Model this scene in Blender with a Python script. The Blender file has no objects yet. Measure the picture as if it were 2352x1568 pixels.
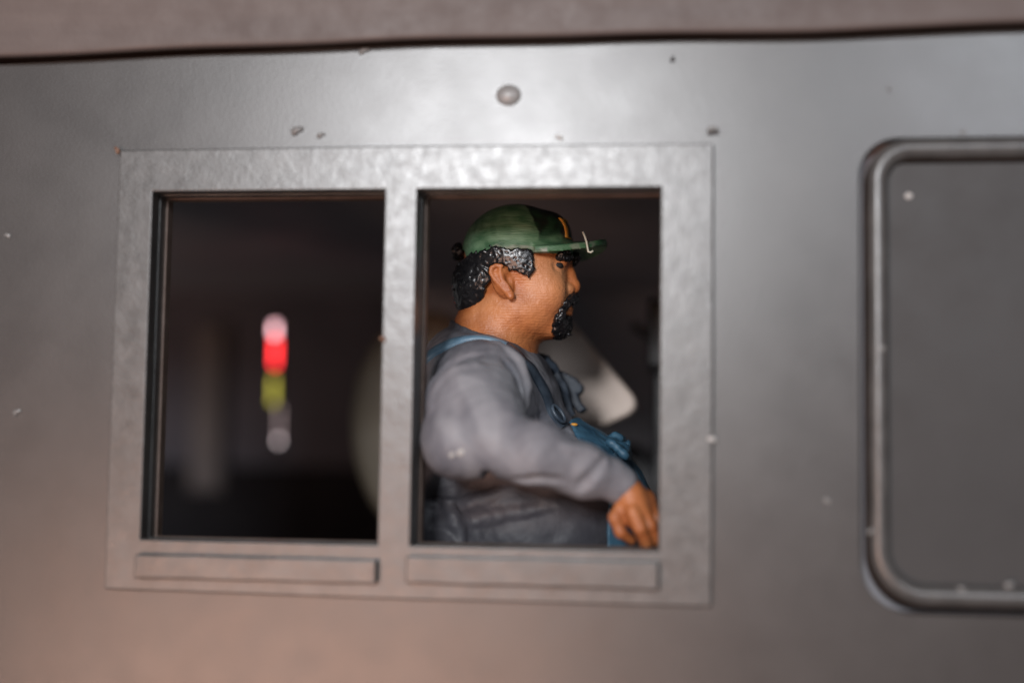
import bpy, bmesh, math, random
import numpy as np
from mathutils import Vector, Matrix

random.seed(7)
rng = np.random.default_rng(7)
S = bpy.context.scene
COL = S.collection
S.unit_settings.scale_length = 0.01          # one unit is one centimetre: the scene is a scale model

# ------------------------------------------------------------------ camera
CAM = np.array([4.758, -11.191, -2.473])
YAW, PIT, ROL = -0.128, 0.079, 0.015
FPX = 3267.0                                  # focal length in pixels of a 2352 px wide picture
FW = np.array([math.sin(YAW)*math.cos(PIT), math.cos(YAW)*math.cos(PIT), math.sin(PIT)])
r0 = np.cross(FW, [0, 0, 1]); r0 /= np.linalg.norm(r0); u0 = np.cross(r0, FW)
RT = r0*math.cos(ROL) + u0*math.sin(ROL); UP = -r0*math.sin(ROL) + u0*math.cos(ROL)
cam_data = bpy.data.cameras.new('camera'); cam = bpy.data.objects.new('camera', cam_data); COL.objects.link(cam)
cam.matrix_world = Matrix(((RT[0], UP[0], -FW[0], CAM[0]), (RT[1], UP[1], -FW[1], CAM[1]),
                           (RT[2], UP[2], -FW[2], CAM[2]), (0, 0, 0, 1)))
cam_data.sensor_width = 36; cam_data.lens = 50; cam_data.clip_start = 0.1; cam_data.clip_end = 500
cam_data.dof.use_dof = True
cam_data.dof.focus_distance = 12.55
cam_data.dof.aperture_fstop = 0.094
S.camera = cam

def W(px, py, Y):
    """a point at depth Y (cm behind the front of the window frame) from its place in the 2352x1568 picture"""
    d = FW + RT*((px-1176)/FPX) + UP*((784-py)/FPX)
    return CAM + d*((Y-CAM[1])/d[1])

# ------------------------------------------------------------------ light
world = bpy.data.worlds.new('World'); S.world = world; world.use_nodes = True
world.node_tree.nodes['Background'].inputs[0].default_value = (0.50, 0.49, 0.50, 1)
world.node_tree.nodes['Background'].inputs[1].default_value = 0.31

def area(name, loc, target, size, power, col):
    l = bpy.data.lights.new(name, 'AREA'); l.shape = 'RECTANGLE'; l.size, l.size_y = size
    l.energy = power; l.color = col
    o = bpy.data.objects.new(name, l); COL.objects.link(o); o.location = loc
    o.rotation_euler = (Vector(target)-Vector(loc)).to_track_quat('-Z', 'Y').to_euler()
    return o
area('key_lamp', (-3.0, -45, 9.0), (3.2, 0, -1), (8, 10), 17500, (0.97, 0.98, 1.0))
area('right_lamp', (17.5, -45, 13.5), (4, 0, -1), (8, 5), 4600, (0.86, 0.92, 1.0))
area('warm_lamp', (-10.0, -41, -11.5), (2, 0, -2), (19, 9), 7600, (1.0, 0.57, 0.41))
vs = S.view_settings
vs.view_transform = 'Standard'; vs.look = 'None'; vs.gamma = 1; vs.exposure = 0; vs.use_curve_mapping = False
S.cycles.use_denoising = True
S.cycles.max_bounces = 8

# ------------------------------------------------------------------ materials
def nodes(name):
    m = bpy.data.materials.new(name); m.use_nodes = True
    nt = m.node_tree
    return m, nt, nt.nodes['Principled BSDF'], nt.nodes.new('ShaderNodeTexCoord')
def noise(nt, tc, scale, detail=4, stretch=None, rot=None, rough=.55):
    src = tc.outputs['Object']
    if stretch or rot:
        mp = nt.nodes.new('ShaderNodeMapping'); nt.links.new(src, mp.inputs[0])
        if stretch: mp.inputs['Scale'].default_value = stretch
        if rot: mp.inputs['Rotation'].default_value = rot
        src = mp.outputs[0]
    n = nt.nodes.new('ShaderNodeTexNoise'); n.inputs['Scale'].default_value = scale; n.inputs['Detail'].default_value = detail
    n.inputs['Roughness'].default_value = rough
    nt.links.new(src, n.inputs['Vector'])
    return n.outputs['Fac']
def ramp(nt, fac, lo, hi, c0, c1):
    r = nt.nodes.new('ShaderNodeValToRGB'); nt.links.new(fac, r.inputs[0])
    r.color_ramp.elements[0].position = lo; r.color_ramp.elements[1].position = hi
    r.color_ramp.elements[0].color = (*c0, 1); r.color_ramp.elements[1].color = (*c1, 1)
    return r.outputs[0]
def maprange(nt, fac, a, b):
    r = nt.nodes.new('ShaderNodeMapRange'); nt.links.new(fac, r.inputs[0])
    r.inputs[1].default_value = .3; r.inputs[2].default_value = .7
    r.inputs[3].default_value = a; r.inputs[4].default_value = b
    return r.outputs[0]
def bump(nt, h, strength, dist, prev=None):
    b = nt.nodes.new('ShaderNodeBump'); b.inputs['Strength'].default_value = strength; b.inputs['Distance'].default_value = dist
    nt.links.new(h, b.inputs['Height'])
    if prev: nt.links.new(prev, b.inputs['Normal'])
    return b.outputs[0]
def mixc(nt, fac, a, b):
    n = nt.nodes.new('ShaderNodeMix'); n.data_type = 'RGBA'
    if isinstance(fac, float): n.inputs[0].default_value = fac
    else: nt.links.new(fac, n.inputs[0])
    for s, v in ((6, a), (7, b)):
        if isinstance(v, tuple): n.inputs[s].default_value = (*v, 1)
        else: nt.links.new(v, n.inputs[s])
    return n.outputs[2]

def paint(name, c0, c1, scale=6, rough=(.35, .45), grain=60, gstr=.25, gdist=.004, spec=.5,
          stretch=None, rot=None, layers=0, attr=None, fine=None, coat=0, lump=0, lumpscale=6):
    m, nt, p, tc = nodes(name)
    col = ramp(nt, noise(nt, tc, scale, 5, stretch, rot), .34, .66, c0, c1)
    if attr:                                    # painted areas, shade among them, carried by the mesh
        a = nt.nodes.new('ShaderNodeVertexColor'); a.layer_name = 'paint'
        sep = nt.nodes.new('ShaderNodeSeparateColor'); nt.links.new(a.outputs[0], sep.inputs[0])
        for i, c in enumerate(attr):
            if c: col = mixc(nt, sep.outputs[i], col, c)
    nt.links.new(col, p.inputs['Base Color'])
    nt.links.new(maprange(nt, noise(nt, tc, scale*2.3, 3), rough[0], rough[1]), p.inputs['Roughness'])
    p.inputs['Specular IOR Level'].default_value = spec
    p.inputs['Coat Weight'].default_value = coat; p.inputs['Coat Roughness'].default_value = .12
    nrm = None
    if lump: nrm = bump(nt, noise(nt, tc, lumpscale, 3), lump, .05, nrm)
    if gstr: nrm = bump(nt, noise(nt, tc, grain, 4, fine[0] if fine else None, fine[1] if fine else None), gstr, gdist, nrm)
    if layers:                                  # print layers, horizontal
        w = nt.nodes.new('ShaderNodeTexWave'); w.bands_direction = 'Z'; w.inputs['Scale'].default_value = 13.0
        w.inputs['Distortion'].default_value = 3.0; w.inputs['Detail'].default_value = 3; w.inputs['Detail Scale'].default_value = 2
        nt.links.new(tc.outputs['Object'], w.inputs['Vector'])
        mm = nt.nodes.new('ShaderNodeMath'); mm.operation = 'MULTIPLY'
        nt.links.new(w.outputs['Fac'], mm.inputs[0])
        nt.links.new(noise(nt, tc, 3.2, 2), mm.inputs[1])
        nrm = bump(nt, mm.outputs[0], layers, .012, nrm)
    if nrm: nt.links.new(nrm, p.inputs['Normal'])
    return m

M = {}
M['wall'] = paint('grey_wall_paint', (.040, .0365, .0355), (.050, .046, .0445), 1.3, (.29, .32), 55, .13, .006, spec=.62, lump=.018, lumpscale=1.6)
M['frame'] = paint('grey_frame_paint', (.052, .0495, .048), (.082, .079, .077), 4, (.27, .36), 36, .17, .008, spec=.66, lump=.05, lumpscale=6)
M['hatch'] = paint('hatch_paint', (.034, .032, .032), (.040, .038, .038), 1.2, (.45, .55), 40, .08, .005, spec=.3)
M['roof'] = paint('brown_roof_paint', (.070, .050, .045), (.090, .066, .059), 2.2, (.5, .6), 26, .15, .006, stretch=(.3, 1, 2))
M['lining'] = paint('brown_lining', (.10, .066, .052), (.16, .115, .095), 4, (.5, .65), 40, .3, .006)
M['inside'] = paint('dark_cab_lining', (.22, .215, .235), (.31, .30, .32), .45, (.6, .75), 8, .15, .01)
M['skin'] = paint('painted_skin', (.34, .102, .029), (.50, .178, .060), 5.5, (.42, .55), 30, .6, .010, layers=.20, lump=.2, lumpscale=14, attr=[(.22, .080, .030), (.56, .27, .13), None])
M['black'] = paint('glossy_black_paint', (.004, .004, .005), (.012, .011, .012), 9, (.22, .32), 60, .35, .004, spec=.55)
M['eye'] = paint('black_eye_paint', (.004, .003, .003), (.008, .006, .006), 9, (.6, .7), 40, .1, .003)
M['green'] = paint('green_cap_paint', (.060, .160, .075), (.190, .330, .195), 5.5, (.38, .52), 30, .7, .012, stretch=(.6, 1, 2.0), fine=((.22, 1, 2.4), None), layers=.05,
                   attr=[(.004, .006, .005), (.46, .43, .38), (.022, .095, .038)])
M['yellow'] = paint('yellow_emblem_paint', (.62, .26, .03), (.72, .36, .06), 9, (.4, .5), 60, .2, .004)
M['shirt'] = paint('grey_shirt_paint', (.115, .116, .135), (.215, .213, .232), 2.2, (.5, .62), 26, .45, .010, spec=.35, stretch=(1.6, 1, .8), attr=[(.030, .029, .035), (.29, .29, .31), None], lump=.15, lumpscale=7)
M['denim'] = paint('blue_overall_paint', (.020, .062, .105), (.050, .125, .190), 5, (.36, .5), 30, .5, .01, lump=.3, lumpscale=9)
M['strap'] = paint('pale_blue_strap_paint', (.085, .165, .240), (.170, .270, .350), 6, (.4, .5), 34, .5, .01)
M['straps'] = paint('slate_strap_paint', (.028, .040, .058), (.070, .092, .120), 7, (.33, .45), 34, .6, .01)
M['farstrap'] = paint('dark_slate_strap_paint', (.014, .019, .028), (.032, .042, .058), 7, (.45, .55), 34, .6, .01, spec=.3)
M['tan'] = paint('tan_upholstery', (.64, .525, .455), (.74, .61, .53), 1.2, (.5, .6), 14, .2, .01)
M['tanb'] = paint('olive_tan_upholstery', (.115, .088, .057), (.145, .112, .075), .9, (.55, .65), 14, .2, .01)
M['dark'] = paint('dark_metal', (.012, .012, .013), (.025, .024, .026), 3, (.4, .5), 20, .2, .006)
M['matt'] = paint('matt_shade_panel', (.060, .063, .078), (.085, .088, .106), .6, (.8, .9), 8, .1, .01, spec=.08)
M['low'] = paint('matt_lower_shade', (.010, .010, .012), (.016, .016, .018), .6, (.8, .9), 8, .1, .01, spec=.05)
M['greyc'] = paint('grey_cabinet_paint', (.050, .049, .053), (.068, .066, .071), .7, (.5, .6), 10, .1, .006)
M['rivet'] = paint('grey_rivet_paint', (.20, .195, .19), (.25, .245, .24), 6, (.3, .4), 40, .2, .004)
M['rim_shade'] = paint('dark_brown_rim_shade', (.014, .009, .007), (.022, .015, .012), 4, (.6, .7), 20, .2, .006, spec=.15)
M['chip_glint'] = paint('pale_dust_and_glint', (.36, .35, .34), (.48, .465, .45), 8, (.4, .5), 40, .2, .004)
M['speck'] = paint('pale_grey_speck', (.13, .127, .124), (.18, .176, .172), 8, (.3, .4), 40, .2, .004)
M['rust'] = paint('orange_chip', (.13, .065, .04), (.17, .085, .05), 8, (.5, .6), 40, .2, .004)
M['fil'] = paint('pale_plastic_thread', (.45, .45, .36), (.55, .54, .45), 8, (.3, .4), 40, .1, .002)
def glow(name, col, strength):
    m, nt, p, tc = nodes(name)
    p.inputs['Base Color'].default_value = (*col, 1); p.inputs['Emission Color'].default_value = (*col, 1)
    p.inputs['Emission Strength'].default_value = strength; p.inputs['Roughness'].default_value = .3
    return m

# ------------------------------------------------------------------ helpers
def add(name, me, mat, parent=None, smooth=False):
    o = bpy.data.objects.new(name, me); COL.objects.link(o)
    if mat is not None: me.materials.append(mat)
    if smooth:
        for p in me.polygons: p.use_smooth = True
    if parent is not None:
        o.parent = parent
        w = Vector((0, 0, 0)); q = parent
        while q is not None: w += q.location; q = q.parent
        o.location = -w
    return o
def empty(name, loc, label, cat, group=None):
    o = bpy.data.objects.new(name, None); COL.objects.link(o); o.location = loc; o.empty_display_size = .2
    o['label'] = label; o['category'] = cat
    if group: o['group'] = group
    return o
def bevel(o, w, seg=3, angle=30):
    b = o.modifiers.new('bevel', 'BEVEL'); b.width = w; b.segments = seg; b.limit_method = 'ANGLE'; b.angle_limit = math.radians(angle)
    wn = o.modifiers.new('normals', 'WEIGHTED_NORMAL'); wn.keep_sharp = True; wn.weight = 100
    for p in o.data.polygons: p.use_smooth = True
    return o
def plate(outer, holes, y0, y1):
    """a plate in the wall plane (x, z outlines) from depth y0 back to y1"""
    bm = bmesh.new(); edges = []
    for loop in [outer]+list(holes):
        vs_ = [bm.verts.new((x, y0, z)) for x, z in loop]
        edges += [bm.edges.new((vs_[i], vs_[(i+1) % len(vs_)])) for i in range(len(vs_))]
    r = bmesh.ops.triangle_fill(bm, edges=edges, use_beauty=True)
    faces = [g for g in r['geom'] if isinstance(g, bmesh.types.BMFace)]
    bmesh.ops.dissolve_limit(bm, angle_limit=.01, verts=bm.verts[:], edges=bm.edges[:]) if not holes else None
    e = bmesh.ops.extrude_face_region(bm, geom=bm.faces[:])
    bmesh.ops.translate(bm, verts=[g for g in e['geom'] if isinstance(g, bmesh.types.BMVert)], vec=(0, y1-y0, 0))
    bmesh.ops.recalc_face_normals(bm, faces=bm.faces[:])
    me = bpy.data.meshes.new('plate'); bm.to_mesh(me); bm.free()
    return me
def rect(x0, x1, z0, z1): return [(x0, z0), (x1, z0), (x1, z1), (x0, z1)]
def rrect(x0, x1, z0, z1, r, n=10):
    """rounded rectangle; r = radii for bottom-left, bottom-right, top-right, top-left"""
    out = []
    for (cx, cz, rr, a) in ((x0+r[0], z0+r[0], r[0], 180), (x1-r[1], z0+r[1], r[1], 270), (x1-r[2], z1-r[2], r[2], 0), (x0+r[3], z1-r[3], r[3], 90)):
        for i in range(n+1):
            t = math.radians(a+90*i/n); out.append((cx+rr*math.cos(t), cz+rr*math.sin(t)))
    return out
def box(x0, x1, y0, y1, z0, z1): return plate(rect(x0, x1, z0, z1), [], y0, y1)
def mesh(vs_, fs): me = bpy.data.meshes.new('m'); me.from_pydata([tuple(v) for v in vs_], [], fs); me.update(); return me
def sweep(path, prof, closed=False, normals=None):
    """profile [(a, b)] carried along a path; a along the side direction, b along the given normal"""
    P = [Vector(p) for p in path]; n = len(P); m = len(prof); vs_ = []
    for i in range(n):
        t = (P[(i+1) % n]-P[i-1]) if closed or 0 < i < n-1 else (P[1]-P[0] if i == 0 else P[-1]-P[-2])
        t.normalize(); nn = Vector(normals[i]) if normals is not None else Vector((0, -1, 0))
        s = t.cross(nn).normalized(); nn = s.cross(t).normalized()
        vs_ += [P[i]+s*a+nn*b for a, b in prof]
    fs = []
    for i in range(n if closed else n-1):
        j = (i+1) % n
        for k in range(m):
            l = (k+1) % m; fs.append((i*m+k, i*m+l, j*m+l, j*m+k))
    if not closed: fs += [tuple(range(m))[::-1], tuple(range((n-1)*m, n*m))]
    me = mesh(vs_, fs); bm = bmesh.new(); bm.from_mesh(me); bmesh.ops.recalc_face_normals(bm, faces=bm.faces[:]); bm.to_mesh(me); bm.free()
    return me
def circ(r, n=10, sx=1, sy=1): return [(r*sx*math.cos(2*math.pi*i/n), r*sy*math.sin(2*math.pi*i/n)) for i in range(n)]
def dome(c, rx, rz, h, nu=20, nv=7, jitter=0):
    """a flattened bead standing on the wall at c, rising towards the viewer"""
    vs_, fs = [], []
    ph = random.random()*6
    for j in range(nv):
        t = j/(nv-1)*math.pi/2
        for i in range(nu):
            a = 2*math.pi*i/nu; k = 1+jitter*math.sin(2*a+ph)+jitter*.6*math.sin(3*a+2*ph)
            vs_.append((c[0]+rx*k*math.cos(a)*math.cos(t), c[1]-h*math.sin(t), c[2]+rz*k*math.sin(a)*math.cos(t)))
    for j in range(nv-1):
        for i in range(nu): fs.append((j*nu+i, j*nu+(i+1) % nu, (j+1)*nu+(i+1) % nu, (j+1)*nu+i))
    return mesh(vs_, fs)

# ------------------------------------------------------------------ the cab
cab = empty('locomotive_cab', (2.4, .3, -9), 'dull grey painted model locomotive cab side with double window and rounded hatch', 'locomotive')
FWID, FH = 4.9, 3.622
XL0, XL1, XR0, XR1, ZT, ZB = .293, 2.26, 2.526, 4.491, -.348, -3.208
Yw = .06                                        # the wall's face lies behind the frame's face

lipx = [-900, -450, 0, 230, 470, 710, 950, 1180, 1400, 1640, 1880, 2120, 2352, 2800, 3200]
lipy = [165, 150, 132, 121.5, 111, 101.5, 92.5, 86, 81, 77.5, 72.5, 63.5, 51, 36, 20]
lip = [W(x, y, -.10) for x, y in zip(lipx, lipy)]
gap = [15, 15, 15, 14, 12.5, 10.5, 9.5, 10, 11, 12, 13, 12, 12.5, 13, 13]
top = [W(x, y+g, Yw) for x, y, g in zip(lipx, lipy, gap)]

hl = W(1992, 850, Yw)[0]; ht = W(2200, 316, Yw)[2]; hb = W(2250, 1396, Yw)[2]; hr = hl+3.6
HR = (.40, .40, .30, .30)
g = .06
outer = [(-3.4, -6.6), (10.4, -6.6)]+[(p[0], p[2]) for p in reversed(top)]
outer = [(min(max(x, -3.4), 10.4), z) for x, z in outer]
wall = add('side_wall', plate(outer, [rect(.12, 4.78, -3.5, -.12), rrect(hl-g, hr+g, hb-g, ht+.004, HR)], Yw, Yw+.22), M['wall'], cab)

# window frame with its mullion
fo = [(-.004, 0.004), (2.4, .012), (FWID, -.004), (FWID+.006, -1.8), (FWID-.002, -FH), (2.5, -FH-.01), (.0, -FH+.006), (-.006, -1.7)]
wf = add('window_frame', plate(fo, [rect(XL0, XL1, ZB, ZT), rect(XR0, XR1, ZB, ZT)], 0, .16), M['frame'], cab); bevel(wf, .012, 2)
for nm, a, b in (('window_lining', XL0, XL1), ('window_lining', XR0, XR1)):
    o = rect(a-.05, b+.05, ZB-.05, ZT+.05)
    ln = add(nm, plate(o, [rect(a+.012, b-.010, ZB+.008, ZT-.010)], .163, .27), M['frame'], cab); bevel(ln, .012, 2)
    st = add('inner_lip', plate(o, [rect(a+.034, b-.014, ZB+.012, ZT-.022)], .273, .40), M['lining'], ln); bevel(st, .012, 2)
# the two ledges below the panes
for (xa, xb, za, zb, dx) in ((305, 862, 1279, 1334, 0), (930, 1513, 1284, 1347, 0)):
    a = W(xa, (za+zb)/2, -.1); b = W(xb, (za+zb)/2+2, -.1)
    z1 = W((xa+xb)/2, za, -.1)[2]; z0 = W((xa+xb)/2, zb, -.1)[2]
    n = 14; up = [(a[0]+(b[0]-a[0])*i_/n, z1+.002*math.sin(i_*1.1+xa)) for i_ in range(n+1)]; dn = [(x_, z0+.003*math.sin(i_*1.3+xa)) for i_, (x_, z_) in enumerate(up)]
    led = add('window_ledge', plate(up+dn[::-1], [], -.085, .004), M['frame'], cab); bevel(led, .014, 2)
# roof edge
lipf = []
xs = np.array([p[0] for p in lip]); zs = np.array([p[2] for p in lip])
prof = [(.6, .11), (.30, .06), (.02, .045), (-.05, .004), (-.085, 0), (-.108, .012), (-.118, .04), (-.122, .09), (-.15, .35), (-.22, .8), (-.36, 1.4), (-.2, 2.2), (15, 2.6), (15, .9)]
vs_ = []; N = 60
for i in range(N+1):
    x = -4.5+i*16.5/N
    z = np.interp(x, xs, zs)+.006*math.sin(x*3.1)
    if x < xs[0]: z = zs[0]
    vs_ += [(x, y, z+dz) for y, dz in prof]
m = len(prof); fs = [(i*m+k, i*m+(k+1) % m, (i+1)*m+(k+1) % m, (i+1)*m+k) for i in range(N) for k in range(m)]
fs += [tuple(range(m)), tuple(range(N*m, N*m+m))[::-1]]
me = mesh(vs_, fs); bm = bmesh.new(); bm.from_mesh(me); bmesh.ops.recalc_face_normals(bm, faces=bm.faces[:]); bm.to_mesh(me); bm.free()
roof = add('roof', me, M['roof'], cab); bevel(roof, .01, 2, 25)
roof['label'] = 'brownish roof edge overhanging the grey side'

# hatch with a half-round rim
hatch = add('access_hatch', plate(rrect(hl+.06, hr-.06, hb+.06, ht-.06, HR), [], Yw+.05, Yw+.2), M['hatch'], cab)
path = [(x, Yw+.05, z) for x, z in rrect(hl+.085, hr-.085, hb+.085, ht-.085, [r-.05 for r in HR], 14)]
prof = [(.085*math.cos(t), .115*math.sin(t)**.8) for t in np.linspace(0.001, math.pi-.001, 11)]
rim = add('rim', sweep(path, prof, True), M['frame'], hatch, True)
gk = [(x-.032, Yw+.05, z-.032) for x, y, z in path]  # dark strip shifted down-left, standing in for the rim's shadow
add('rim_shade', sweep(gk, [(.075*math.cos(t), .07*math.sin(t)) for t in np.linspace(0.001, math.pi-.001, 9)], True), M['rim_shade'], hatch, True)
# a dark backing closes the seam round the hatch
add('seam_backing', plate(rrect(hl-.2, hr+.2, hb-.2, ht+.2, HR), [], Yw+.222, Yw+.26), M['inside'], hatch)

# rivet and chips on the paint
c = W(1168, 219, Yw); rv = add('rivet', dome(c, .103, .088, .045, 24, 8), M['rivet'], cab, True)
for (x, y, r, k, m_) in ((2087, 450, 9, .0, 'chip_glint'), (2212, 305, 6, .3, 'speck'), (2026, 800, 9, 0, 'speck'), (1901, 1150, 10, .2, 'speck'), (1635, 1008, 9, .2, 'chip_glint'), (2318, 1343, 10, .2, 'speck'),
                    (2210, 1353, 9, .2, 'speck'), (38, 946, 10, .35, 'speck'), (18, 541, 8, .2, 'speck'), (681, 300, 14, .25, 'speck'), (736, 311, 9, .3, 'speck'), (1285, 316, 8, .3, 'chip_glint'), (1545, 137, 7, .3, 'hatch'),
                    (836, 116, 12, .3, 'speck'), (1637, 297, 10, .4, 'speck'), (2042, 205, 5, .3, 'speck'), (2000, 1220, 8, .2, 'speck')):
    yy = Yw-.004 if not 1620 < x < 1645 else -.0
    if x == 2087: yy = Yw+.05
    if x in (2026, 2318, 2210, 2000): yy = Yw-.055
    c = W(x, y, yy); s = .0035
    add('paint_speck', dome(c, r*s, r*s*.85, r*s*.45, 12, 5, k), M[m_], cab, True)
for (x, y, r) in ((269, 345, 7), (879, 778, 7)):
    c = W(x, y, 0); add('rust_chip', dome(c, r*.0035, r*.004, .012, 10, 4, .3), M['rust'], cab, True)

# inside of the cab
add('back_wall', box(-6, 13, 14.5, 14.8, -9.2, 2.5), M['inside'], cab)
pl0 = W(905, 800, 14.3)
add('shade_panel', box(-5.9, pl0[0], 14.3, 14.49, -9, 2.2), M['matt'], cab)  # added sheet whose dark colour stands for shade behind the left pane
zl = W(600, 1070, 14.1)[2]
add('lower_shade_panel', box(-5.9, pl0[0], 14.1, 14.29, -9, zl), M['low'], cab)  # added darker sheet imitating the light falling off towards the floor
add('ceiling', box(-6, 13, .45, 14.4, .42, .50), M['inside'], cab)
add('floor', box(-6, 13, .2, 14.5, -9.3, -9), M['inside'], cab)
for x0 in (-6.2, 13.0):                         # a wide unseen window in each end wall, added to let ambient light in
    fr = plate([(.29, -9.3), (14.8, -9.3), (14.8, 2.4), (.29, 2.4)], [rect(2.0, 13.4, -4.6, .2)], 0, .2)
    fr.transform(Matrix(((0, 1, 0, x0), (1, 0, 0, 0), (0, 0, 1, 0), (0, 0, 0, 1))))
    add('end_wall', fr, M['inside'], cab)
add('lower_wall', box(-6, 13, Yw+.01, Yw+.2, -9, -6.55), M['wall'], cab)

# grey cupboard on the far wall
def tilted_pad(name, pts, Y0, Y1, mat, parent, bev=.08):
    """a padded slab: its outline given at depth Y0, thickness back to Y1"""
    me = plate(pts, [], Y0, Y1); o = add(name, me, mat, parent); bevel(o, bev, 4); return o
a = W(425, 740, 13.6); b = W(492, 1130, 13.6)
cup = empty('wall_cupboard', (a[0], 13.9, b[2]), 'dim grey upright cupboard blurred behind the left pane', 'cupboard')
o = add('cupboard_body', box(a[0], b[0], 14.0, 14.28, b[2], a[2]), M['greyc'], cup); bevel(o, .05)
o = add('cupboard_door', box(a[0]+.06, b[0]-.06, 13.92, 14.0, b[2]+.08, a[2]-.08), M['greyc'], cup); bevel(o, .03)

# indicator column; glowing beads stand in for its coloured glints
p0 = W(640, 1015, 9.5); p1 = W(632, 745, 9.5)
ind = empty('indicator_column', tuple(p0), 'small upright indicator, its white, red and yellow glints made to glow, behind the left pane', 'indicator')
add('stem', sweep([p0+np.array([0, .08, -.15]), p1+np.array([0, .08, .1])], circ(.035)), M['dark'], ind, True)
def bead(name, px, py, rx, rz, mat):
    c = W(px, py, 9.5)
    bm = bmesh.new(); bmesh.ops.create_cone(bm, cap_ends=True, segments=16, radius1=1, radius2=1, depth=2)
    bmesh.ops.scale(bm, verts=bm.verts[:], vec=(rx, rx, rz)); bmesh.ops.translate(bm, verts=bm.verts[:], vec=tuple(c))
    me = bpy.data.meshes.new('b'); bm.to_mesh(me); bm.free(); return add(name, me, mat, ind, True)
bead('white_bead', 631, 757, .035, .085, glow('white_glow', (1, .55, .60), 5.5))
bead('red_bead', 632, 810, .034, .20, glow('red_glow', (1, .035, .04), 6.0))
bead('yellow_bead', 628, 897, .030, .20, glow('yellow_glow', (.70, .64, .10), 1.5))
bead('base_bead', 640, 1012, .03, .04, glow('dim_glow', (.8, .68, .70), 2.6))
bead('neck_bead', 641, 970, .018, .24, glow('faint_glow', (.7, .55, .56), .9))

# second seat across the cab
def pad_px(name, pxs, Y0, Y1, mat, parent, bev):
    me = plate([(W(x, y, Y0)[0], W(x, y, Y0)[2]) for x, y in pxs], [], Y0, Y1); o = add(name, me, mat, parent); bevel(o, bev, 5); return o
cs = empty('crew_seat', tuple(W(1150, 2000, 6)), 'pale tan padded crew seat blurred behind the driver', 'seat')
oval = [(975+172*math.cos(t), 975+265*math.sin(t)) for t in np.linspace(0, 2*math.pi, 40, endpoint=False)]
pad_px('backrest', oval, 6.0, 6.5, M['tanb'], cs, .12)
pad_px('armrest', [(1130, 790), (1245, 695), (1290, 712), (1458, 912), (1462, 935), (1446, 952), (1385, 980), (1340, 975)], 3.4, 3.8, M['tan'], cs, .05)
pad_px('cushion', [(1120, 1080), (1160, 1050), (1440, 1010), (1490, 1040), (1540, 1130), (1540, 1300), (1120, 1300)], 5.4, 7.4, M['greyc'], cs, .15)
q0 = W(1250, 1300, 6.4); add('post', sweep([q0+np.array([0, 0, .1]), (q0[0], q0[1], -9)], circ(.35, 14)), M['dark'], cs, True)

# control stand at the front of the cab
c0 = W(1478, 690, 5.2); c1 = W(1478, 2400, 5.2)
st = empty('control_stand', (c0[0]+1, 5.8, -9), 'black control stand standing in shadow beside the right jamb', 'control stand')
zt = c0[2]; zm = W(1478, 850, 5.2)[2]
o = add('column', box(c0[0]+.12, c0[0]+2.4, 5.2, 7.2, -9, zm), M['dark'], st); bevel(o, .06)
o = add('gauge_box', box(c0[0]+.05, c0[0]+2.4, 5.0, 7.0, zm+.01, zt), M['dark'], st); bevel(o, .06)
l0 = W(1452, 745, 5.4); add('lever', sweep([l0, l0+np.array([.35, 0, -.25])], circ(.05)), M['greyc'], st, True)

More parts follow.
